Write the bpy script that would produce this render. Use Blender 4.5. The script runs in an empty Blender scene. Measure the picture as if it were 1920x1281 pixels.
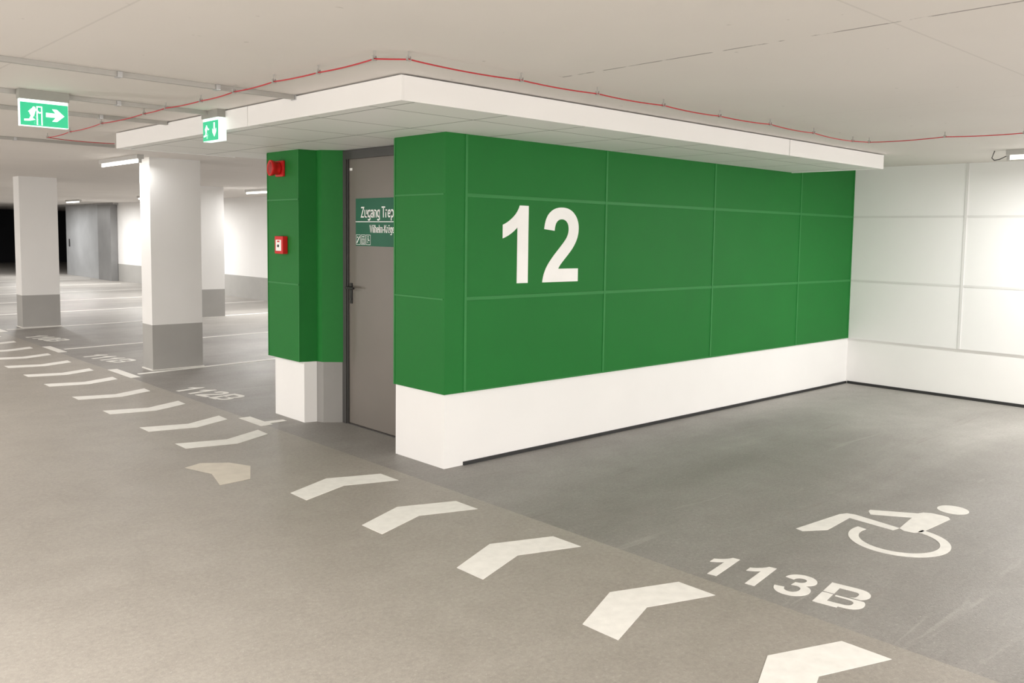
import bpy, bmesh, math
from mathutils import Matrix, Vector
S=bpy.context.scene
S.view_settings.view_transform='Standard'
S.view_settings.look='None'
COL=bpy.context.collection
# ------------------------------------------------------------ materials
def newmat(n):
    m=bpy.data.materials.new(n);m.use_nodes=True
    return m,m.node_tree,m.node_tree.nodes['Principled BSDF']
def mat(n,c,rough=.5,metal=0,var=.04,scale=3.,emit=None,es=0,bump=0,bscale=60,spec=.5):
    m,nt,b=newmat(n)
    b.inputs['Roughness'].default_value=rough;b.inputs['Metallic'].default_value=metal
    b.inputs['Specular IOR Level'].default_value=spec
    nz=nt.nodes.new('ShaderNodeTexNoise')
    nz.inputs['Scale'].default_value=scale;nz.inputs['Detail'].default_value=6
    geo=nt.nodes.new('ShaderNodeNewGeometry')
    nt.links.new(geo.outputs['Position'],nz.inputs['Vector'])
    r=nt.nodes.new('ShaderNodeValToRGB')
    r.color_ramp.elements[0].position=.3;r.color_ramp.elements[1].position=.7
    r.color_ramp.elements[0].color=tuple(x*(1-var) for x in c)+(1,)
    r.color_ramp.elements[1].color=tuple(min(1,x*(1+var)) for x in c)+(1,)
    nt.links.new(nz.outputs['Fac'],r.inputs[0]);nt.links.new(r.outputs[0],b.inputs['Base Color'])
    if bump:
        n2=nt.nodes.new('ShaderNodeTexNoise');n2.inputs['Scale'].default_value=bscale;n2.inputs['Detail'].default_value=4
        nt.links.new(geo.outputs['Position'],n2.inputs['Vector'])
        bp=nt.nodes.new('ShaderNodeBump');bp.inputs['Strength'].default_value=bump;bp.inputs['Distance'].default_value=.004
        nt.links.new(n2.outputs['Fac'],bp.inputs['Height']);nt.links.new(bp.outputs[0],b.inputs['Normal'])
    if emit:
        b.inputs['Emission Color'].default_value=emit+(1,);b.inputs['Emission Strength'].default_value=es
    return m
M={}
M['green']=mat('green_cladding',(.011,.158,.025),.55,0,.04,2,bump=.1,bscale=220,spec=.22)
M['greenstrip']=mat('green_profile',(.024,.200,.043),.45,spec=.3)
M['white']=mat('white_paint',(.82,.812,.80),.6,0,.015,2,bump=.06,bscale=90)
M['whitepanel']=mat('white_panel',(.79,.787,.78),.5,0,.01,1.5)
M['whitestrip']=mat('white_profile',(.67,.665,.655),.4)
M['grey']=mat('grey_band_paint',(.38,.372,.355),.6,0,.04,3,bump=.1)
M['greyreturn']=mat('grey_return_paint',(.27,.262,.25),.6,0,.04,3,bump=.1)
M['black']=mat('black_rubber',(.02,.02,.02),.6)
M['dark']=mat('unlit_void_dark',(.014,.015,.019),.8)  # near-black colour stands in for the lack of light beyond the opening
M['soffit']=mat('white_soffit_sheet',(.84,.83,.815),.4,0,.01,1.5)
M['frame']=mat('dark_grey_frame',(.05,.048,.046),.4,0,.05,4)
M['door']=mat('taupe_steel_door',(.168,.150,.132),.42,.1,.04,2)
M['steel']=mat('galvanised_steel',(.5,.5,.5),.38,.7,.12,5)
M['steelgrey']=mat('grey_door_leaf',(.42,.43,.44),.4,.2,.08,2)
M['boxgrey']=mat('grey_guide_box',(.26,.26,.26),.45,.2,.08,2)
M['conduit']=mat('grey_conduit',(.40,.385,.36),.45,.1)
M['red']=mat('red_plastic',(.58,.014,.014),.4,spec=.3)
M['redcable']=mat('red_cable_sheath',(.48,.015,.025),.45)
M['markings']=mat('white_road_paint',(.78,.765,.725),.6,0,.05,18,bump=.3,bscale=200)
M['markold']=mat('worn_road_paint',(.62,.57,.49),.6,0,.06,12,bump=.3,bscale=200)
M['lettering']=mat('white_lettering',(.90,.89,.875),.5)
M['signgreen']=mat('sign_green',(.008,.105,.055),.45,spec=.3)
M['housing']=mat('light_grey_plastic',(.50,.49,.47),.45)
M['signhousing']=mat('grey_sign_housing',(.30,.30,.27),.45)
M['tube']=mat('lit_tube',(1,1,1),.4,0,0,emit=(1,.97,.9),es=5)
M['exitgreen']=mat('lit_exit_green',(.01,.30,.14),.4,0,.02,emit=(.03,.45,.22),es=.9)
M['exitwhite']=mat('lit_exit_white',(.8,.9,.85),.4,0,.02,emit=(.8,1,.9),es=1.3)

def math_node(nt,op,a,b=None,c=None):
    n=nt.nodes.new('ShaderNodeMath');n.operation=op
    for i,v in enumerate((a,b,c)):
        if v is None: continue
        if isinstance(v,(int,float)): n.inputs[i].default_value=v
        else: nt.links.new(v,n.inputs[i])
    return n.outputs[0]
def mixc(nt,f,a,b,mode='MIX'):
    n=nt.nodes.new('ShaderNodeMix');n.data_type='RGBA';n.blend_type=mode
    for sock,v in ((n.inputs[0],f),(n.inputs[6],a),(n.inputs[7],b)):
        if isinstance(v,(int,float)): sock.default_value=v
        elif isinstance(v,tuple): sock.default_value=v
        else: nt.links.new(v,sock)
    return n.outputs[2]
def noise(nt,vec,s,d=5,r=.6,dist=0):
    n=nt.nodes.new('ShaderNodeTexNoise');n.inputs['Scale'].default_value=s;n.inputs['Detail'].default_value=d
    n.inputs['Roughness'].default_value=r;n.inputs['Distortion'].default_value=dist
    nt.links.new(vec,n.inputs['Vector']);return n.outputs['Fac']
def ramp(nt,f,p0,p1,c0=(0,0,0,1),c1=(1,1,1,1)):
    n=nt.nodes.new('ShaderNodeValToRGB');n.color_ramp.elements[0].position=p0;n.color_ramp.elements[1].position=p1
    n.color_ramp.elements[0].color=c0;n.color_ramp.elements[1].color=c1
    nt.links.new(f,n.inputs[0]);return n.outputs[0]
def floor_mat():
    m,nt,b=newmat('floor_coating')
    g=nt.nodes.new('ShaderNodeNewGeometry').outputs['Position']
    sp=nt.nodes.new('ShaderNodeSeparateXYZ');nt.links.new(g,sp.inputs[0])
    wob=noise(nt,g,8,3)
    x=math_node(nt,'ADD',sp.outputs[0],math_node(nt,'MULTIPLY',math_node(nt,'SUBTRACT',wob,.5),.006))
    stall=math_node(nt,'GREATER_THAN',x,-.26)
    lane=ramp(nt,noise(nt,g,.6,5,.5,.4),.32,.68,(.312,.287,.254,1),(.352,.326,.290,1))
    mp=nt.nodes.new('ShaderNodeMapping');mp.inputs['Scale'].default_value=(.35,1.1,1);nt.links.new(g,mp.inputs[0])
    st=ramp(nt,noise(nt,mp.outputs[0],1.1,6,.56,.8),.33,.66,(.235,.222,.206,1),(.312,.298,.279,1))
    # bay colour gets paler towards the rear wall
    far=math_node(nt,'MULTIPLY_ADD',sp.outputs[0],.06,.95)
    cf=nt.nodes.new('ShaderNodeCombineColor');
    for i in range(3):nt.links.new(far,cf.inputs[i])
    st=mixc(nt,1.0,st,cf.outputs[0],'MULTIPLY')
    c=mixc(nt,stall,lane,st)
    mo=ramp(nt,noise(nt,g,5,6,.65,.4),.36,.66,(.94,.935,.93,1),(1.03,1.03,1.03,1))
    c=mixc(nt,1.0,c,mo,'MULTIPLY')
    fine=ramp(nt,noise(nt,g,45,4,.75),.35,.68,(.88,.88,.88,1),(1.10,1.10,1.10,1))
    c=mixc(nt,1.0,c,fine,'MULTIPLY')
    sp1=ramp(nt,noise(nt,g,120,2,.5),.60,.70)
    k=math_node(nt,'MULTIPLY',sp1,math_node(nt,'MULTIPLY_ADD',stall,.3,.15))
    c=mixc(nt,k,c,(.09,.082,.075,1))
    sp2=ramp(nt,noise(nt,g,95,2,.5),.62,.72)
    c=mixc(nt,math_node(nt,'MULTIPLY',sp2,.28),c,(.57,.54,.50,1))
    mp2=nt.nodes.new('ShaderNodeMapping');mp2.inputs['Scale'].default_value=(.5,5,1);mp2.inputs['Rotation'].default_value=(0,0,.1);nt.links.new(g,mp2.inputs[0])
    sn=noise(nt,mp2.outputs[0],2.2,3,.5,1.2)
    c=mixc(nt,math_node(nt,'MULTIPLY',math_node(nt,'MULTIPLY',ramp(nt,sn,.64,.74),stall),.22),c,(.16,.125,.10,1))
    c=mixc(nt,math_node(nt,'MULTIPLY',math_node(nt,'MULTIPLY',ramp(nt,sn,.26,.34,(1,1,1,1),(0,0,0,1)),stall),.22),c,(.48,.46,.43,1))
    nt.links.new(c,b.inputs['Base Color'])
    rr=math_node(nt,'MULTIPLY_ADD',noise(nt,g,1.5,4),.25,.36)
    nt.links.new(rr,b.inputs['Roughness'])
    b.inputs['Specular IOR Level'].default_value=.4
    bp=nt.nodes.new('ShaderNodeBump');bp.inputs['Strength'].default_value=.4;bp.inputs['Distance'].default_value=.003
    nt.links.new(noise(nt,g,150,3),bp.inputs['Height']);nt.links.new(bp.outputs[0],b.inputs['Normal'])
    return m
M['floor']=floor_mat()
def ceil_mat():
    m,nt,b=newmat('ceiling_concrete')
    g=nt.nodes.new('ShaderNodeNewGeometry').outputs['Position']
    sp=nt.nodes.new('ShaderNodeSeparateXYZ');nt.links.new(g,sp.inputs[0])
    c=ramp(nt,noise(nt,g,.7,5,.55),.3,.7,(.69,.652,.616,1),(.73,.692,.656,1))
    w=noise(nt,g,3,4)
    dx=math_node(nt,'ABSOLUTE',math_node(nt,'ADD',math_node(nt,'ADD',sp.outputs[0],.40),math_node(nt,'MULTIPLY',math_node(nt,'SUBTRACT',w,.5),.02)))
    l1=math_node(nt,'LESS_THAN',dx,.006)
    ymask=math_node(nt,'LESS_THAN',sp.outputs[1],-1.45)
    brk=ramp(nt,noise(nt,g,9,3),.42,.5)
    k=math_node(nt,'MULTIPLY',math_node(nt,'MULTIPLY',l1,ymask),brk)
    c=mixc(nt,math_node(nt,'MULTIPLY',k,.7),c,(.12,.10,.09,1))
    for v,off,wd,am in ((1,3.12,.005,.15),(0,2.38,.005,.15),(0,-1.55,.005,.08),(1,-6.9,.006,.2),(1,-12.9,.006,.2)):
        d=math_node(nt,'ABSOLUTE',math_node(nt,'ADD',sp.outputs[v],off))
        c=mixc(nt,math_node(nt,'MULTIPLY',math_node(nt,'LESS_THAN',d,wd),am),c,(.2,.18,.16,1))
    pit=ramp(nt,noise(nt,g,14,2,.5),.745,.77)
    c=mixc(nt,math_node(nt,'MULTIPLY',pit,.35),c,(.3,.28,.25,1))
    nt.links.new(c,b.inputs['Base Color']);b.inputs['Roughness'].default_value=.7
    bp=nt.nodes.new('ShaderNodeBump');bp.inputs['Strength'].default_value=.1;bp.inputs['Distance'].default_value=.004
    nt.links.new(noise(nt,g,40,4),bp.inputs['Height']);nt.links.new(bp.outputs[0],b.inputs['Normal'])
    return m
M['ceiling']=ceil_mat()
def tile_mat():
    m,nt,b=newmat('soffit_tiles')
    g=nt.nodes.new('ShaderNodeNewGeometry').outputs['Position']
    sp=nt.nodes.new('ShaderNodeSeparateXYZ');nt.links.new(g,sp.inputs[0])
    c=(.84,.83,.815,1)
    for ax,off in ((0,.27),(1,-.02)):
        f=math_node(nt,'FRACT',math_node(nt,'MULTIPLY',math_node(nt,'ADD',sp.outputs[ax],off+6.2),1/.62))
        l=math_node(nt,'LESS_THAN',f,.016)
        c=mixc(nt,math_node(nt,'MULTIPLY',l,.9),c,(.16,.15,.14,1))
    nt.links.new(c,b.inputs['Base Color']);b.inputs['Roughness'].default_value=.5
    return m
M['tiles']=tile_mat()
# ------------------------------------------------------------ geometry helpers
def finish(o,parent=None,label=None,cat=None,kind=None,group=None):
    if parent:
        o.parent=parent;o.matrix_parent_inverse=parent.matrix_world.inverted()
    if label:o['label']=label
    if cat:o['category']=cat
    if kind:o['kind']=kind
    if group:o['group']=group
    return o
def bmobj(name,bm,mats,recalc=True,**k):
    me=bpy.data.meshes.new(name)
    xs=[v.co for v in bm.verts]
    c=Vector(((min(v.x for v in xs)+max(v.x for v in xs))/2,(min(v.y for v in xs)+max(v.y for v in xs))/2,min(v.z for v in xs)))
    bmesh.ops.translate(bm,verts=bm.verts,vec=-c)
    if recalc:bmesh.ops.recalc_face_normals(bm,faces=bm.faces)
    bm.to_mesh(me);bm.free()
    for m in mats:me.materials.append(m)
    o=bpy.data.objects.new(name,me);COL.objects.link(o);o.matrix_world=Matrix.Translation(c)
    return finish(o,**k)
def addbox(bm,b,mi=0,bev=0):
    x0,x1,y0,y1,z0,z1=b
    r=bmesh.ops.create_cube(bm,size=1)
    vs=r['verts']
    for v in vs:
        v.co=Vector((x0 if v.co.x<0 else x1,y0 if v.co.y<0 else y1,z0 if v.co.z<0 else z1))
    fs=set(f for v in vs for f in v.link_faces)
    for f in fs:f.material_index=mi
    if bev:
        es=set(e for v in vs for e in v.link_edges)
        bmesh.ops.bevel(bm,geom=list(es),offset=bev,segments=2,affect='EDGES',profile=.7)
def boxes(name,bl,mats,bev=0,**k):
    bm=bmesh.new()
    for b in bl:
        mi=b[6] if len(b)>6 else 0
        addbox(bm,b[:6],mi,bev)
    return bmobj(name,bm,mats,**k)
def addprism(bm,pts,z0,z1,mi=0):
    n=len(pts)
    lo=[bm.verts.new((x,y,z0)) for x,y in pts];hi=[bm.verts.new((x,y,z1)) for x,y in pts]
    fs=[bm.faces.new(lo[::-1]),bm.faces.new(hi)]
    for i in range(n):fs.append(bm.faces.new((lo[i],lo[(i+1)%n],hi[(i+1)%n],hi[i])))
    for f in fs:f.material_index=mi
def prism(name,pts,z0,z1,m,**k):
    bm=bmesh.new();addprism(bm,pts,z0,z1);return bmobj(name,bm,[m],**k)
def frame(O,U,V):
    U=Vector(U).normalized();V=Vector(V);V=(V-U*V.dot(U)).normalized();N=U.cross(V)
    m=Matrix((U,V,N)).transposed().to_4x4();m.translation=Vector(O);return m
def flat(name,contours,fr,m,t=.002,lift=0.0,**k):
    cu=bpy.data.curves.new(name,'CURVE');cu.dimensions='2D';cu.fill_mode='BOTH';cu.extrude=t/2
    for c in contours:
        s=cu.splines.new('POLY');s.points.add(len(c)-1)
        for i,(x,y) in enumerate(c):s.points[i].co=(x,y,0,1)
        s.use_cyclic_u=True
    return curve2mesh(name,cu,fr@Matrix.Translation((0,0,lift+t/2)),m,**k)
def curve2mesh(name,cu,mw,m,**k):
    tmp=bpy.data.objects.new('tmp',cu);COL.objects.link(tmp)
    bpy.context.view_layer.update()
    dg=bpy.context.evaluated_depsgraph_get()
    me=bpy.data.meshes.new_from_object(tmp.evaluated_get(dg));me.name=name
    bpy.data.objects.remove(tmp);bpy.data.curves.remove(cu)
    me.materials.clear();me.materials.append(m)
    for p in me.polygons:p.material_index=0
    o=bpy.data.objects.new(name,me);COL.objects.link(o);o.matrix_world=mw
    return finish(o,**k)
def circ(cx,cy,r,n=32,a0=0,a1=360):
    return [(cx+r*math.cos(math.radians(a0+(a1-a0)*i/n)),cy+r*math.sin(math.radians(a0+(a1-a0)*i/n))) for i in range(n+(0 if a1-a0==360 else 1))]
def ring(cx,cy,r0,r1,a0,a1,n=48):
    return circ(cx,cy,r1,n,a0,a1)+circ(cx,cy,r0,n,a0,a1)[::-1]
def cyl(name,p0,p1,r,m,n=24,r2=None,**k):
    p0=Vector(p0);p1=Vector(p1);d=p1-p0
    bm=bmesh.new();bmesh.ops.create_cone(bm,cap_ends=True,segments=n,radius1=r,radius2=r if r2 is None else r2,depth=d.length)
    q=d.to_track_quat('Z','Y').to_matrix().to_4x4()
    bmesh.ops.transform(bm,matrix=Matrix.Translation((p0+p1)/2)@q,verts=bm.verts)
    for f in bm.faces:
        if len(f.verts)==4:f.smooth=True
    return bmobj(name,bm,[m],**k)
def lathe(name,O,D,prof,m,n=40,**k):
    """profile [(distance along D, radius)] revolved round the axis D"""
    q=Vector(D).normalized().to_track_quat('Z','Y').to_matrix().to_4x4()
    bm=bmesh.new();R=[]
    for z,r in prof:R.append([bm.verts.new((r*math.cos(2*math.pi*i/n),r*math.sin(2*math.pi*i/n),z)) for i in range(n)])
    for a,b in zip(R,R[1:]):
        for i in range(n):
            f=bm.faces.new((a[i],a[(i+1)%n],b[(i+1)%n],b[i]));f.smooth=True
    bm.faces.new(R[0][::-1]);bm.faces.new(R[-1])
    bmesh.ops.transform(bm,matrix=Matrix.Translation(Vector(O))@q,verts=bm.verts)
    return bmobj(name,bm,[m],**k)
def tube(name,pts,r,m,**k):
    cu=bpy.data.curves.new(name,'CURVE');cu.dimensions='3D';cu.bevel_depth=r;cu.bevel_resolution=3;cu.use_fill_caps=True
    s=cu.splines.new('POLY');s.points.add(len(pts)-1)
    O=Vector(pts[0])
    for i,p in enumerate(pts):s.points[i].co=tuple(Vector(p)-O)+(1,)
    o=curve2mesh(name,cu,Matrix.Translation(O),m,**k)
    for p in o.data.polygons:p.use_smooth=True
    return o
# ---- bold outline glyphs (2048 units/em)
G={'1':(1139,"M 806 0 H 525 V 1059 Q 371 915 162 846 V 1101 Q 272 1137 401 1237 Q 530 1338 578 1472 H 806 Z"),
'2':(1139,"M 1036 261 V 0 H 51 Q 67 148 147 280 Q 227 413 463 632 Q 653 809 696 872 Q 754 959 754 1044 Q 754 1138 703 1188 Q 653 1239 564 1239 Q 476 1239 424 1186 Q 372 1133 364 1010 L 84 1038 Q 109 1270 241 1371 Q 373 1472 571 1472 Q 788 1472 912 1355 Q 1036 1238 1036 1064 Q 1036 965 1000 875 Q 965 786 888 688 Q 837 623 704 501 Q 571 379 535 339 Q 500 299 478 261 Z"),
'3':(1139,"M 77 391 L 349 424 Q 362 320 419 265 Q 476 210 557 210 Q 644 210 703 276 Q 763 342 763 454 Q 763 560 706 622 Q 649 684 567 684 Q 513 684 438 663 L 469 892 Q 583 889 643 941 Q 703 994 703 1081 Q 703 1155 659 1199 Q 615 1243 542 1243 Q 470 1243 419 1193 Q 368 1143 357 1047 L 98 1091 Q 125 1224 179 1303 Q 234 1383 331 1428 Q 429 1474 550 1474 Q 757 1474 882 1342 Q 985 1234 985 1098 Q 985 905 774 790 Q 900 763 975 669 Q 1051 575 1051 442 Q 1051 249 910 113 Q 769 -23 559 -23 Q 360 -23 229 91 Q 98 206 77 391 Z"),
'0':(1139,"M 563 1472 Q 776 1472 896 1320 Q 1039 1140 1039 723 Q 1039 307 895 125 Q 776 -24 563 -24 Q 349 -24 218 140 Q 88 305 88 727 Q 88 1141 232 1323 Q 351 1472 563 1472 Z M 563 1239 Q 512 1239 472 1206 Q 432 1174 410 1090 Q 381 981 381 723 Q 381 465 407 368 Q 433 272 472 240 Q 512 208 563 208 Q 614 208 654 240 Q 694 273 716 357 Q 745 465 745 723 Q 745 981 719 1077 Q 693 1174 654 1206 Q 614 1239 563 1239 Z"),
'B':(1479,"M 150 790 V 1466 H 736 Q 910 1466 995 1451 Q 1081 1437 1148 1391 Q 1216 1345 1261 1268 Q 1306 1192 1306 1097 Q 1306 994 1250 908 Q 1210 840 1150 790 H 850 Q 935 800 975 840 Q 1018 887 1018 1053 Q 1018 1123 980 1165 Q 943 1208 869 1217 Q 825 1222 616 1222 H 446 V 790 Z M 150 0 V 720 H 446 V 247 H 720 Q 880 247 923 256 Q 989 268 1030 314 Q 1072 361 1072 439 Q 1072 505 1040 551 Q 1008 597 947 618 Q 887 639 690 639 H 520 V 720 H 1260 Q 1357 640 1357 457 Q 1357 363 1314 280 Q 1270 197 1195 147 Q 1120 98 999 86 Q 923 78 800 76 V 0 Z")}
def glyph(ch,ox,s,sy):
    tk=G[ch][1].split();i=0;out=[];cur=[];p=(0,0)
    while i<len(tk):
        c=tk[i]
        if c=='M':p=(float(tk[i+1]),float(tk[i+2]));cur=[p];i+=3
        elif c=='L':p=(float(tk[i+1]),float(tk[i+2]));cur.append(p);i+=3
        elif c=='H':p=(float(tk[i+1]),p[1]);cur.append(p);i+=2
        elif c=='V':p=(p[0],float(tk[i+1]));cur.append(p);i+=2
        elif c=='Q':
            q=(float(tk[i+1]),float(tk[i+2]));e=(float(tk[i+3]),float(tk[i+4]))
            for k in range(1,9):
                t=k/8;cur.append(((1-t)**2*p[0]+2*t*(1-t)*q[0]+t*t*e[0],(1-t)**2*p[1]+2*t*(1-t)*q[1]+t*t*e[1]))
            p=e;i+=5
        elif c=='Z':out.append([(ox+a*s,b*sy) for a,b in cur]);i+=1
    return out
def word(w,s,sy):
    ox=-162*s;o=[]
    for ch in w:
        o+=glyph(ch,ox,s,sy);ox+=G[ch][0]*s
    return o
# ---- light grotesque stroke letters for the door sign
def ar(cx,cy,rx,ry,a0,a1,n=12):
    return [(cx+rx*math.cos(math.radians(a0+(a1-a0)*i/n)),cy+ry*math.sin(math.radians(a0+(a1-a0)*i/n))) for i in range(n+1)]
_u=[[(.07,.73)]+ar(.215,.21,.145,.15,180,360)+[(.36,.73)],[(.36,.3),(.36,0)]]
_n=[[(.07,0),(.07,.73)],ar(.215,.52,.145,.15,180,0)+[(.36,0)]]
SF={'Z':(.52,[[(.04,.935),(.43,.935),(.06,.065),(.46,.065)]]),'T':(.50,[[(.0,.935),(.48,.935)],[(.24,.935),(.24,0)]]),
'W':(.72,[[(.03,1),(.19,.05),(.34,.96),(.49,.05),(.65,1)]]),'K':(.53,[[(.07,0),(.07,1)],[(.45,1),(.09,.42)],[(.2,.58),(.47,0)]]),
'u':(.45,_u),'ü':(.45,_u+[[(.13,.86),(.13,.97)],[(.30,.86),(.30,.97)]]),'n':(.45,_n),'h':(.45,[[(.07,0),(.07,1)],_n[1]]),
'm':(.68,[[(.07,0),(.07,.73)],ar(.195,.53,.125,.14,180,0)+[(.32,0)],ar(.445,.53,.125,.14,180,0)+[(.57,0)]]),
'r':(.31,[[(.07,0),(.07,.73)],ar(.22,.48,.15,.19,180,80)]),
'e':(.43,[ar(.215,.365,.15,.305,-2,318,20),[(.065,.37),(.365,.37)]]),
'a':(.43,[ar(.2,.52,.14,.155,165,0)+[(.34,0)],[(.34,.41),(.24,.41)]+ar(.2,.225,.14,.17,100,280)+[(.34,.16)]]),
'g':(.45,[ar(.21,.375,.145,.295,0,360,20),[(.36,.73),(.36,-.1)]+ar(.215,-.1,.145,.12,0,-160)]),
'p':(.45,[[(.07,.73),(.07,-.27)],ar(.215,.365,.145,.305,0,360,20)]),
's':(.41,[ar(.2,.53,.13,.145,30,270)[:-1]+ar(.2,.22,.14,.155,88,-150)]),
'i':(.21,[[(.09,0),(.09,.73)],[(.09,.88),(.09,1)]]),'l':(.21,[[(.09,0),(.09,1)]]),'-':(.26,[[(.04,.38),(.22,.38)]]),' ':(.22,[])}
def strokes(name,body,cap,xs,fr,m,w=.13,**k):
    bm=bmesh.new();ox=0
    for ch in body:
        adv,pl=SF[ch]
        for P in pl:
            Q=[Vector(((ox+x*xs)*cap,y*cap)) for x,y in P];L_=[];n=len(Q)
            for i in range(n):
                a=(Q[i]-Q[i-1]).normalized() if i>0 else None
                b=(Q[i+1]-Q[i]).normalized() if i<n-1 else None
                t=((a or b)+(b or a));t=t.normalized() if t.length>1e-6 else (a or b)
                nn=Vector((-t.y,t.x));s=1/max(.45,abs(nn.dot(Vector((-(a or b).y,(a or b).x)))))
                o=nn*(w*cap/2*s);L_.append((Q[i]+o,Q[i]-o))
            vs=[(bm.verts.new((p.x,p.y,.0008)),bm.verts.new((q.x,q.y,.0008))) for p,q in L_]
            for i in range(n-1):
                bm.faces.new((vs[i][0],vs[i][1],vs[i+1][1],vs[i+1][0]))
        ox+=adv*xs
    me=bpy.data.meshes.new(name);bm.to_mesh(me);bm.free();me.materials.append(m)
    o=bpy.data.objects.new(name,me);COL.objects.link(o);o.matrix_world=fr
    return finish(o,**k)
# ------------------------------------------------------------ measured layout (metres)
L=5.519;ZG=.499;Z2=1.127;Z1=1.812;ZS=2.202;ZC=2.333
XS=[.158,1.530,2.945,4.402]
ST=dict(kind='structure')
boxes('floor',[(-10,13,-12,40,-.12,0)],[M['floor']],label='grey-beige coated concrete garage floor',**ST)
boxes('ceiling',[(-10,13,-12,40,ZC,ZC+.2)],[M['ceiling']],label='low off-white painted concrete ceiling slab',**ST)
boxes('wall_west',[(-10.2,-10,-12,40,0,.5,1),(-10.2,-10,-12,40,.5,ZC,0)],[M['white'],M['grey']],label='white garage wall with grey band',**ST)
boxes('wall_south',[(-10,L+.2,-12.2,-12,0,.5,1),(-10,L+.2,-12.2,-12,.5,ZC,0)],[M['white'],M['grey']],label='white garage wall with grey band',**ST)
boxes('wall_north',[(-10,13,40,40.2,0,ZC,0)],[M['dark']],label='end wall, darkness of the unlit space put into its colour',**ST)
bl=[(L,L+.2,-12,.1,0,ZC,0),(L-.02,L+.01,-12,.02,ZG,ZC,1)]
for z in(Z2,Z1):bl.append((L-.024,L,-12,-.02,z-.011,z+.011,2))
for k in range(8):
    y=-1.185-k*1.4;bl.append((L-.0255,L,y-.013,y+.013,ZG+.002,ZC,2))
boxes('wall_east',bl,[M['white'],M['whitepanel'],M['whitestrip']],label='white panelled wall with thin seams above a plain white plinth',**ST)
boxes('baseboard_east',[(L-.012,L,-12,-.02,0,.028)],[M['black']],label='thin black skirting strip',**ST)
XR=5.70
boxes('wall_rear',[(XR,XR+.2,2.2,28.2,0,.515,1),(XR,XR+.2,2.2,28.2,.515,ZC,0)],[M['white'],M['grey']],label='white rear wall with grey lower band',**ST)
boxes('wall_void',[(XR+.2,13,28.0,28.2,0,ZC),(12.8,13,28.2,40,0,ZC)],[M['dark']],label='walls beyond the opening, coloured dark as an unlit space',**ST)
bm=bmesh.new()
gx=-.012
addbox(bm,(gx,.5,-.012,.565,ZG,ZC),0)
addbox(bm,(.5,L-.02,-.012,.25,ZG,ZC),0)
for x in XS:addbox(bm,(x-.010,x+.010,-.0165,-.010,ZG,ZC),1)
for z in(Z2,Z1):addbox(bm,(XS[0],L-.02,-.0155,-.010,z-.011,z+.011),1)
addbox(bm,(XS[0],L-.02,-.0155,-.010,ZG,ZG+.010),1)
addbox(bm,(L-.035,L-.02,-.017,-.010,ZG,ZC),1)
for z in(Z2,Z1):addbox(bm,(gx-.003,gx+.002,.005,.56,z-.005,z+.005),1)
addbox(bm,(gx-.004,gx+.002,.552,.566,ZG,ZS),1)
bmobj('wall_green_block',bm,[M['green'],M['greenstrip']],label='green panelled cladding with thin seams',**ST)
boxes('wall_green_block_plinth',[(0,.5,0,.558,0,ZG),(.5,L,0,.25,0,ZG)],[M['white']],label='white rendered plinth below the green cladding',**ST)
boxes('baseboard_green_block',[(.16,L-.012,-.012,0,.0,.024)],[M['black']],label='thin black skirting strip',**ST)
Pg=[(gx,1.90),(.125,1.87),(.135,1.80),(.262,1.69),(.5,1.69),(.5,2.435),(gx,2.435)]
bm=bmesh.new();addprism(bm,Pg,ZG,ZC,0)
for z in(Z2,Z1):addbox(bm,(gx-.004,gx+.002,1.90,2.43,z-.006,z+.006),1)
for y in(1.90,2.425):addbox(bm,(gx-.004,gx+.002,y,y+.008,ZG,ZS),1)
bmobj('wall_green_pillar',bm,[M['green'],M['greenstrip']],label='green clad pillar beside the door',**ST)
prism('wall_green_pillar_plinth',[(.02,1.885),(.12,1.86),(.12,2.38),(.02,2.38)],0,ZG,M['white'],label='white plinth of the pillar',**ST)
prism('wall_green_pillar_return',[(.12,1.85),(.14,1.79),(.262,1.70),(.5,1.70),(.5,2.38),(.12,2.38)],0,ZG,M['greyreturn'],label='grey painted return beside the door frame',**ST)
boxes('wall_block_sides',[(.5,L,2.2,2.4,0,ZC),(.40,.5,.25,1.7,2.2,ZC)],[M['white']],label='white wall of the stair block',**ST)
# door
dr=boxes('door_1',[(.285,.33,.60,1.645,.008,2.135)],[M['door']],.003,label='taupe steel door leaf',**ST)
boxes('trim_1',[(.262,.36,1.645,1.70,0,2.202),(.262,.36,.56,.60,0,2.202),(.262,.36,.60,1.645,2.135,2.202),(.272,.285,1.630,1.645,0,2.135)],[M['frame']],.002,label='dark grey steel door frame',**ST)
boxes('trim_2',[(.27,.34,.60,1.645,0,.007)],[M['frame']],label='door threshold',**ST)
hd=boxes('door_handle',[(.277,.2855,1.580,1.610,.985,1.150)],[M['black']],.003,parent=dr,label='black lever handle with escutcheon')
tube('lever',[(.28,1.595,1.115),(.232,1.595,1.115),(.226,1.59,1.115),(.224,1.575,1.115),(.226,1.475,1.113)],.0095,M['black'],parent=hd)
cyl('lock_cylinder',(.279,1.595,1.02),(.270,1.595,1.02),.011,M['frame'],parent=hd)
boxes('sticker',[(.2835,.2855,1.585,1.62,2.045,2.065)],[M['lettering']],parent=dr)
fr=frame((.285,1.53,1.45),(0,-1,0),(0,0,1))
def rect(a,b,c,d):return [(a,b),(c,b),(c,d),(a,d)]
sg=flat('door_sign',[rect(0,0,.90,.372)],fr,M['signgreen'],.003,label='dark green access sign with white lettering on the door',cat='sign')
strokes('lettering','Zugang Treppenhaus',.084,1.17,frame((.2818,1.455,1.672),(0,-1,0),(0,0,1)),M['lettering'],.13,parent=sg)
strokes('lettering','Wilhelm-Krüger',.060,1.04,frame((.2818,1.328,1.555),(0,-1,0),(0,0,1)),M['lettering'],.12,parent=sg)
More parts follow.
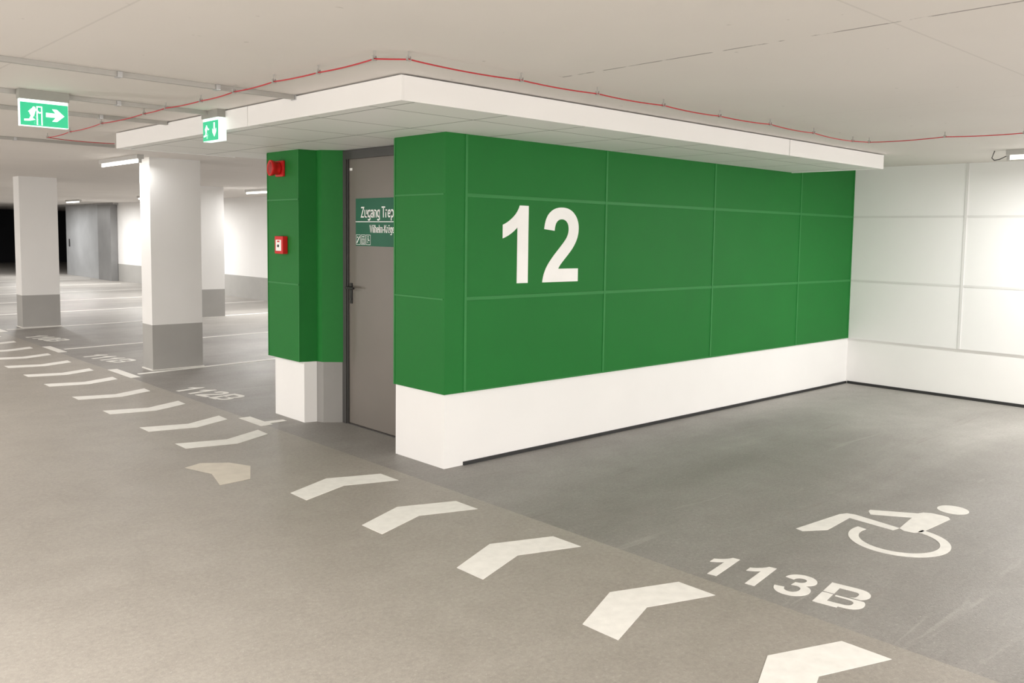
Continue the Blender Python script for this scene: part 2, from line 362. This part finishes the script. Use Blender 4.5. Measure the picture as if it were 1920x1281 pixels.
flat('divider_line',[rect(0,0,.87,.006)],frame((.2815,1.53,1.637),(0,-1,0),(0,0,1)),M['lettering'],.001,parent=sg)
for k in range(3):
    f2=frame((.2815,1.523-.072*k,1.46),(0,-1,0),(0,0,1))
    w=.062;hh=.078
    cs=[rect(0,0,w,hh),rect(.003,.003,w-.003,hh-.003)]
    if k==0: cs+=[[(.008,.012),(.018,.012),(.050,.058),(.054,.058),(.054,.064),(.044,.064),(.012,.022),(.008,.022)],circ(.020,.058,.006,10)]
    if k==1: cs+=[rect(.012,.008,.050,.048),rect(.016,.012,.029,.044),rect(.033,.012,.046,.044),circ(.020,.062,.005,10),circ(.031,.062,.005,10),circ(.042,.062,.005,10)]
    if k==2: cs+=[circ(.028,.064,.006,12),rect(.024,.032,.032,.055),rect(.032,.032,.048,.038),ring(.031,.024,.010,.014,-200,50,16)]
    flat('pictogram',cs,f2,M['lettering'],.001,parent=sg)
wn=flat('wall_number',word('12',.000372,.000368),frame((.480,-.012,1.219),(1,0,0),(0,0,1)),M['lettering'],.0025,label='large white painted number 12 on green cladding',cat='number')
# soffit
x0,x1,y0,y1=-.996,4.202,-.936,3.071
boxes('trim_3',[(x0+.012,x1-.012,y0+.012,y1-.012,ZS+.006,ZC-.012,0)],[M['tiles']],label='tiled underside of the dropped soffit',**ST)
F=.014;zt=ZC-.008
boxes('trim_4',[(x0,x0+F,y0,.719,ZS,zt),(x0,x0+F,.725,y1,ZS,zt),(x0+F,2.598,y0,y0+F,ZS,zt),(2.605,x1,y0,y0+F,ZS,zt),(x1-F,x1,y0+F,-.02,ZS,zt),(x0+F,.0,y1-F,y1,ZS,zt)],[M['soffit']],.0015,label='white sheet metal fascia of the soffit',**ST)
boxes('trim_5',[(x0+.008,x0+.0125,.70,.74,ZS+.008,zt-.002),(2.58,2.62,y0+.008,y0+.0125,ZS+.008,zt-.002)],[M['black']],label='dark backing behind fascia joints',**ST)
# ------------------------------------------------------------ alarm devices
so=boxes('alarm_sounder',[(gx-.022,gx,2.12,2.25,2.0,2.13)],[M['red']],.01,label='red round fire alarm sounder on the green pillar',cat='fire alarm')
sb=lathe('sounder_body',(gx-.02,2.185,2.065),(-1,.12,.03),[(0,.050),(.012,.052),(.035,.052),(.045,.060),(.066,.064),(.078,.064),(.080,.056),(.074,.048)],M['red'],parent=so)
lathe('sounder_grille',(gx-.092,2.193,2.067),(-1,.12,.03),[(0,.048),(.003,.044),(.006,.024),(.007,.010)],mat('dark_red_grille',(.30,.012,.012),.5),parent=sb)
cp=boxes('fire_call_point',[(gx-.045,gx,2.085,2.225,1.37,1.515)],[M['red']],.008,label='red manual fire alarm call point on the green pillar',cat='fire alarm')
boxes('label_field',[(gx-.0475,gx-.044,2.11,2.20,1.395,1.485)],[M['lettering']],.001,parent=cp)
cyl('push_button',(gx-.047,2.155,1.435),(gx-.052,2.155,1.435),.012,M['black'],16,parent=cp)
boxes('flame_mark',[(gx-.0485,gx-.047,2.135,2.175,1.466,1.478)],[M['red']],0,parent=cp)
# ------------------------------------------------------------ columns
def column(xa,xb,ya,yb,lab):
    bm=bmesh.new()
    addbox(bm,(xa,xb,ya,yb,0,.505),1);addbox(bm,(xa,xb,ya,yb,.505,ZC),0)
    addbox(bm,(xa-.012,xb+.012,ya-.012,yb+.012,0,.012),2)
    return bmobj('column',bm,[M['white'],M['grey'],M['markings']],label=lab,cat='column',group='garage columns')
column(.085,.64,5.34,5.63,'square white concrete column with grey base beside bay 112B')
column(.13,.66,10.80,11.12,'white concrete column with grey base beside bay 110B')
column(2.86,3.39,10.90,11.2,'white concrete column with grey base within the parking bays')
# ------------------------------------------------------------ sliding steel door
sd=boxes('sliding_door',[(XR-.12,XR-.05,24.62,28.0,.0,2.28)],[M['steelgrey']],.004,label='large grey steel sliding fire door parked open along the wall',cat='door')
boxes('guide_rail',[(XR-.14,XR-.02,23.3,34,2.28,2.333)],[M['steel']],.002,parent=sd)
boxes('counterweight_box',[(XR-.20,XR-.01,23.4,24.55,.0,2.28)],[M['boxgrey']],.004,parent=sd)
boxes('pull_handle',[(XR-.15,XR-.12,27.6,27.65,.95,1.2)],[M['black']],.004,parent=sd)
# ------------------------------------------------------------ floor marks
def mark(name,pts,m,lab,cat,group=None):
    bm=bmesh.new()
    addprism(bm,pts,.0004,.0022);return bmobj(name,bm,[m],label=lab,cat=cat,group=group)
def concave(name,pts,m,lab,cat,group=None):
    return flat(name,[pts],frame((0,0,0),(1,0,0),(0,1,0)),m,.0018,.0004,label=lab,cat=cat,group=group)
for a in(-2.89,-2.10,-1.29,-.48,.30):
    concave('floor_chevron',[(-1.02,a-.14),(-.70,a),(-.38,a-.13),(-.38,a-.33),(-.70,a-.21),(-1.02,a-.33)],M['markings'],'off-white painted chevron on the lane pointing towards the door','floor marking','guiding chevrons')
b=[1.56,2.27,3.13,3.97,4.87,5.62,6.41]+[7.2+.8*i for i in range(9)]
for a in b:
    concave('floor_chevron',[(-1.05,a+.26),(-.71,a+.155),(-.39,a+.31),(-.40,a+.12),(-.71,a-.02),(-1.05,a+.07)],M['markings'],'off-white painted chevron on the lane pointing back towards the door','floor marking','guiding chevrons')
concave('floor_chevron',[(-1.26,1.12),(-1.14,1.17),(-.99,1.06),(-.92,.89),(-1.06,.60),(-1.26,.59),(-1.19,.87)],M['markold'],'worn beige arrow on the lane turning towards the steel door','floor marking','guiding chevrons')
def baynum(w,ox,oy,lab,s=.000163,sy=.000178):
    U=(.165,-.986,0);V=(.986,.165,0)
    flat('bay_number',word(w,s,sy),frame((ox,oy,0),U,V),M['markings'],.0018,.0004,label=lab,cat='bay number',group='painted bay numbers')
baynum('113B',-.21,-2.20,'white stencilled 113B on the bay floor')
baynum('112B',-.22,4.02,'white stencilled 112B on the bay floor',.000178,.000192)
baynum('111B',-.17,7.00,'white stencilled 111B on the bay floor',.000178,.000195)
baynum('110B',-.17,9.54,'white stencilled 110B on the bay floor',.000178,.000195)
SL=.12
def stripe(xa,xb,y,w,lab,name='bay_line'):
    return mark(name,[(xa,y+SL*xa-w/2),(xb,y+SL*xb-w/2),(xb,y+SL*xb+w/2),(xa,y+SL*xa+w/2)],M['markings'],lab,'floor marking','bay lines')
for i,y in enumerate((5.22,7.82,10.68,13.3,16.0,18.7,21.4,24.1)):
    stripe(-.12,XR-.05 if i<6 else 5.3,y,.075,'thin white line between parking bays')
    yc=y+(.13 if i==0 else .05)
    mark('bay_corner_mark',[(-.27,yc-.36),(-.17,yc-.36),(-.17,yc+.36),(-.27,yc+.36)],M['markings'],'short white bar ending a bay line','floor marking','bay corner marks')
concave('bay_corner_mark',[(-.31,2.38),(-.21,2.38),(-.21,2.12),(-.06,2.10),(-.06,2.03),(-.21,2.03),(-.21,1.98),(-.31,1.98)],M['markings'],'short white corner mark by the green pillar','floor marking','bay corner marks')
FR=frame((0,0,0),(1,0,0),(0,1,0))
wc=bpy.data.objects.new('wheelchair_symbol',None);COL.objects.link(wc);wc.matrix_world=Matrix.Translation((1.1,-2.6,0));finish(wc,label='white painted wheelchair user symbol on the bay floor',cat='floor marking')
def wp(n,c):flat(n,c,FR,M['markings'],.0018,.0004,parent=wc)
wp('head',[circ(1.685,-2.64,.085,32)])
wp('torso',[[(1.12,-2.575),(1.10,-2.61),(1.11,-2.66),(1.15,-2.685),(1.49,-2.70),(1.52,-2.68),(1.53,-2.64),(1.525,-2.58),(1.50,-2.545),(1.46,-2.53),(1.40,-2.535)]])
wp('arm',[[(1.46,-2.53),(1.315,-2.315),(1.285,-2.32),(1.235,-2.355),(1.36,-2.54)]])
wp('leg',[[(1.125,-2.575),(1.165,-2.30),(1.15,-2.255),(1.10,-2.235),(.69,-2.20),(.68,-2.245),(.80,-2.325),(1.085,-2.305),(1.065,-2.565)]])
wp('wheel',[ring(.935,-2.655,.198,.250,80,356)])
# ------------------------------------------------------------ ceiling services
def rail(y,xe,lab,xs=-9.0,clips=(),zz=ZC):
    r=boxes('cable_conduit',[(xs,xe,y-.014,y+.014,zz-.026,zz)],[M['conduit']],.003,label=lab,cat='conduit',group='ceiling conduits')
    for c in clips:
        boxes('clip',[(c-.012,c+.012,y-.026,y+.026,zz-.030,zz-.001)],[M['steel']],.002,parent=r)
rail(.13,-.97,'thin grey metal conduit fixed under the ceiling',clips=(-4,-2.9,-1.95,-1.45,-.99))
rail(1.20,-1.05,'thin grey metal conduit carrying the exit signs',clips=(-4,-2.9,-1.6))
rail(2.0,-1.0,'thin grey metal conduit fixed under the ceiling',clips=(-4,-2.9,-1.45))
rail(4.23,-.63,'thin grey metal conduit fixed under the ceiling',clips=(-4,-2.9,-1.45))
pts=[(2.97,-2.9),(2.97,-2.49),(2.88,-2.0),(2.90,-1.43),(2.76,-1.37),(2.13,-1.40),(1.54,-1.42),(1.02,-1.39),(.46,-1.40),(-.08,-1.39),(-.61,-1.38),(-1.27,-1.385),(-1.375,-1.28),(-1.37,-.80),(-1.39,-.40),(-1.38,.07),(-1.36,.55),(-1.38,1.02),(-1.37,1.41),(-1.38,2.20),(-1.36,3.0),(-1.35,3.63),(-1.2,3.72),(-.80,3.71)]
cz=ZC-.035;full=[]
for i in range(len(pts)-1):
    a=Vector(pts[i]);c=Vector(pts[i+1]);n=8;sag=.008*min(1,(c-a).length/.6)**2
    for k in range(n):
        t=k/n;p=a.lerp(c,t);full.append((p.x,p.y,cz-sag*4*t*(1-t)))
full.append((pts[-1][0],pts[-1][1],cz))
cb=tube('red_cable',full,.0033,M['redcable'],label='thin red cable clipped along the ceiling around the soffit',cat='cable')
for x,y in pts[1:-1]:
    if (x,y)==(-1.2,3.72):continue
    boxes('cable_clip',[(x-.003,x+.003,y-.003,y+.003,ZC-.031,ZC-.0003),(x-.010,x+.010,y-.006,y+.006,ZC-.042,ZC-.038),(x-.010,x-.007,y-.006,y+.006,ZC-.040,ZC-.022),(x+.007,x+.010,y-.006,y+.006,ZC-.040,ZC-.022)],[M['conduit']],0,parent=cb)
# exit signs
def man(s,ox,oy,flip=1):
    P=lambda pts:[(ox+flip*a*s,oy+b*s) for a,b in pts]
    return [[(ox+flip*.20*s+.075*s*math.cos(k*math.pi/6),oy+.88*s+.075*s*math.sin(k*math.pi/6)) for k in range(12)],
      P([(.08,.78),(.30,.76),(.44,.60),(.60,.64),(.58,.71),(.46,.68),(.36,.80),(.10,.86),(-.08,.68),(-.02,.62),(.06,.72)]),
      P([(.06,.78),(.28,.76),(.20,.46),(.40,.30),(.30,.02),(.20,.04),(.26,.26),(.04,.40)]),
      P([(.04,.46),(.18,.44),(.02,.18),(-.28,.16),(-.28,.26),(-.04,.28)])]
def exitsign(fr,w,h,depth,label,mode,hh=.042):
    s=bpy.data.objects.new('exit_sign',None);COL.objects.link(s);s.matrix_world=fr.copy();finish(s,label=label,cat='exit sign',group='exit signs')
    def bx(n,a,b,c,d,z0,z1,m,bev=.002):
        bm=bmesh.new();addbox(bm,(a,c,b,d,z0,z1),0,bev)
        me=bpy.data.meshes.new(n);bmesh.ops.recalc_face_normals(bm,faces=bm.faces);bm.to_mesh(me);bm.free();me.materials.append(m)
        o=bpy.data.objects.new(n,me);COL.objects.link(o);o.matrix_world=fr.copy();finish(o,parent=s)
    top=h
    bx('housing',-.005,top-hh,w+.005,top,-depth,.006,M['signhousing'])
    bx('light_panel',0,0,w,top-hh,-depth*.75,-.004,M['exitwhite'])
    bx('green_field',.002,.003,w-.002,top-hh-.018,-.004,-.002,M['exitgreen'],0)
    if mode=='right':
        flat('running_man',man(.105,.05,.010),fr,M['exitwhite'],.001,-.002,parent=s)
        flat('door_symbol',[rect(.084,.008,.114,.114),rect(.090,.008,.108,.108)],fr,M['exitwhite'],.001,-.002,parent=s)
        a=w*.53;c=h*.34
        flat('arrow',[[(a,c-.012),(a+.050,c-.012),(a+.032,c-.035),(a+.057,c-.035),(a+.096,c),(a+.057,c+.035),(a+.032,c+.035),(a+.050,c+.012),(a,c+.012)]],fr,M['exitwhite'],.001,-.002,parent=s)
    else:
        flat('running_man',man(.095,.04,.015),fr,M['exitwhite'],.001,-.002,parent=s)
        a=w*.75;c=h*.36
        flat('arrow',[[(a-.010,c+.045),(a-.010,c-.01),(a-.028,c+.008),(a-.028,c-.014),(a,c-.046),(a+.028,c-.014),(a+.028,c+.008),(a+.010,c-.01),(a+.010,c+.045)]],fr,M['exitwhite'],.001,-.002,parent=s)
exitsign(frame((-2.150,1.125,2.128),(1,0,0),(0,0,1)),.250,.205,.055,'lit green exit sign with running figure and arrow','right',.055)
exitsign(frame((-1.045,1.275,2.135),(0,-1,0),(0,0,1)),.235,.198,.075,'lit green exit sign with down arrow at conduit end','down',.05)
# ------------------------------------------------------------ batten lamps
K=1.12
def batten(x,y0,y1,lab,power,col=(1,.985,.96)):
    o=boxes('batten_lamp',[(x-.035,x+.035,y0,y1,ZC-.045,ZC)],[M['housing']],.004,label=lab,cat='ceiling lamp',group='fluorescent battens')
    cyl('fluorescent_tube',(x,y0+.03,ZC-.065),(x,y1-.03,ZC-.065),.015,M['tube'],16,parent=o)
    for y in(y0+.015,y1-.015):boxes('lamp_holder',[(x-.014,x+.014,y-.012,y+.012,ZC-.085,ZC-.043)],[M['housing']],.002,parent=o)
    l=bpy.data.lights.new('lamp_light','AREA');l.shape='RECTANGLE';l.size=.06;l.size_y=y1-y0-.08;l.energy=power*K;l.color=col
    lo=bpy.data.objects.new('lamp_light',l);COL.objects.link(lo);lo.matrix_world=Matrix.Translation((x,(y0+y1)/2,ZC-.088));finish(lo,parent=o)
    return o
LB='white ceiling batten with lit fluorescent tube'
for y in(5.3,10.9,16.5,22.0,26.5):batten(4.1,y-.6,y+.6,LB,82)
rb=batten(4.42,-3.10,-1.90,LB,50)
tube('supply_cable',[(4.42,-1.80,ZC),(4.42,-1.79,ZC-.03),(4.42,-1.78,ZC-.06),(4.42,-1.80,ZC-.08),(4.42,-1.84,ZC-.075),(4.42,-1.895,ZC-.05)],.004,M['frame'],parent=rb)
batten(4.35,-8.6,-7.4,LB,105)
batten(1.0,-7.2,-6.0,LB,175)  # added lamp out of view, brightens the right-hand bay
batten(-.09,5.1,6.3,LB,16)
for y in(14,20,26,32):batten(1.0,y-.6,y+.6,LB,60)
W=(1,.965,.925)
for y in(-9.5,-5.5,-1.5,3,8,13.5,19,25,31,36):
    batten(-3.3,y-.6,y+.6,LB,58,W)
for y in(-8,-2,5,12,20,28):batten(-7.5,y-.6,y+.6,LB,42,W)
def added_flood(x,y,tx,ty,power):  # added fill lights standing out of view, they brighten the ceiling
    a=math.atan2(ty-y,tx-x)
    o=bpy.data.objects.new('added_fill_light',None);COL.objects.link(o);o.matrix_world=Matrix.Translation((x,y,0));finish(o,label='added low fill light on the floor, aimed at the ceiling',cat='floodlight',group='added fill lights')
    Mx=Matrix.Translation((x,y,.42))@Matrix.Rotation(a,4,'Z')@Matrix.Rotation(math.radians(34),4,'Y')
    bm=bmesh.new();addbox(bm,(-.32,.32,-.62,.62,-.08,-.01),0,.006);me=bpy.data.meshes.new('lamp_head');bm.to_mesh(me);bm.free();me.materials.append(M['frame'])
    h=bpy.data.objects.new('lamp_head',me);COL.objects.link(h);h.matrix_world=Mx;finish(h,parent=o)
    boxes('base',[(x-.3,x+.3,y-.02,y+.02,0,.03),(x-.02,x+.02,y-.3,y+.3,0,.03),(x-.015,x+.015,y-.015,y+.015,.03,.38)],[M['frame']],.002,parent=o)
    l=bpy.data.lights.new('fill_light','AREA');l.shape='RECTANGLE';l.size=.6;l.size_y=1.2;l.energy=power*K;l.color=(1,.965,.93)
    lo=bpy.data.objects.new('fill_light',l);COL.objects.link(lo);lo.matrix_world=Mx@Matrix.Rotation(math.pi,4,'X');finish(lo,parent=o)
for y in(-7,-1.5,4.5,11):added_flood(-7.4,y,0,y+.5,142)
added_flood(-2.0,-10,-.5,0,135);added_flood(3.2,-9.6,2.8,0,170)
# world
w=bpy.data.worlds.new('World');S.world=w;w.use_nodes=True
w.node_tree.nodes['Background'].inputs[0].default_value=(1,.95,.88,1);w.node_tree.nodes['Background'].inputs[1].default_value=.05
# ------------------------------------------------------------ camera
f,yaw,pitch,roll,sx,sy=1654.4147,45.7253,-4.5910,.9569,68.8886,-64.4067
y,p,r=[math.radians(a) for a in(yaw,pitch,roll)]
d=Vector((math.cos(p)*math.cos(y),math.cos(p)*math.sin(y),math.sin(p)))
rr=d.cross(Vector((0,0,1))).normalized();u=rr.cross(d)
r2=rr*math.cos(r)+u*math.sin(r);u2=-rr*math.sin(r)+u*math.cos(r)
c=bpy.data.cameras.new('camera');co=bpy.data.objects.new('camera',c);COL.objects.link(co)
m=Matrix((r2,u2,-d)).transposed().to_4x4();m.translation=Vector((-3.5238,-4.5838,1.55));co.matrix_world=m
c.sensor_width=36;c.sensor_fit='HORIZONTAL';c.lens=f/1920*36;c.shift_x=-sx/1920;c.shift_y=sy/1920;c.clip_end=200
S.camera=co
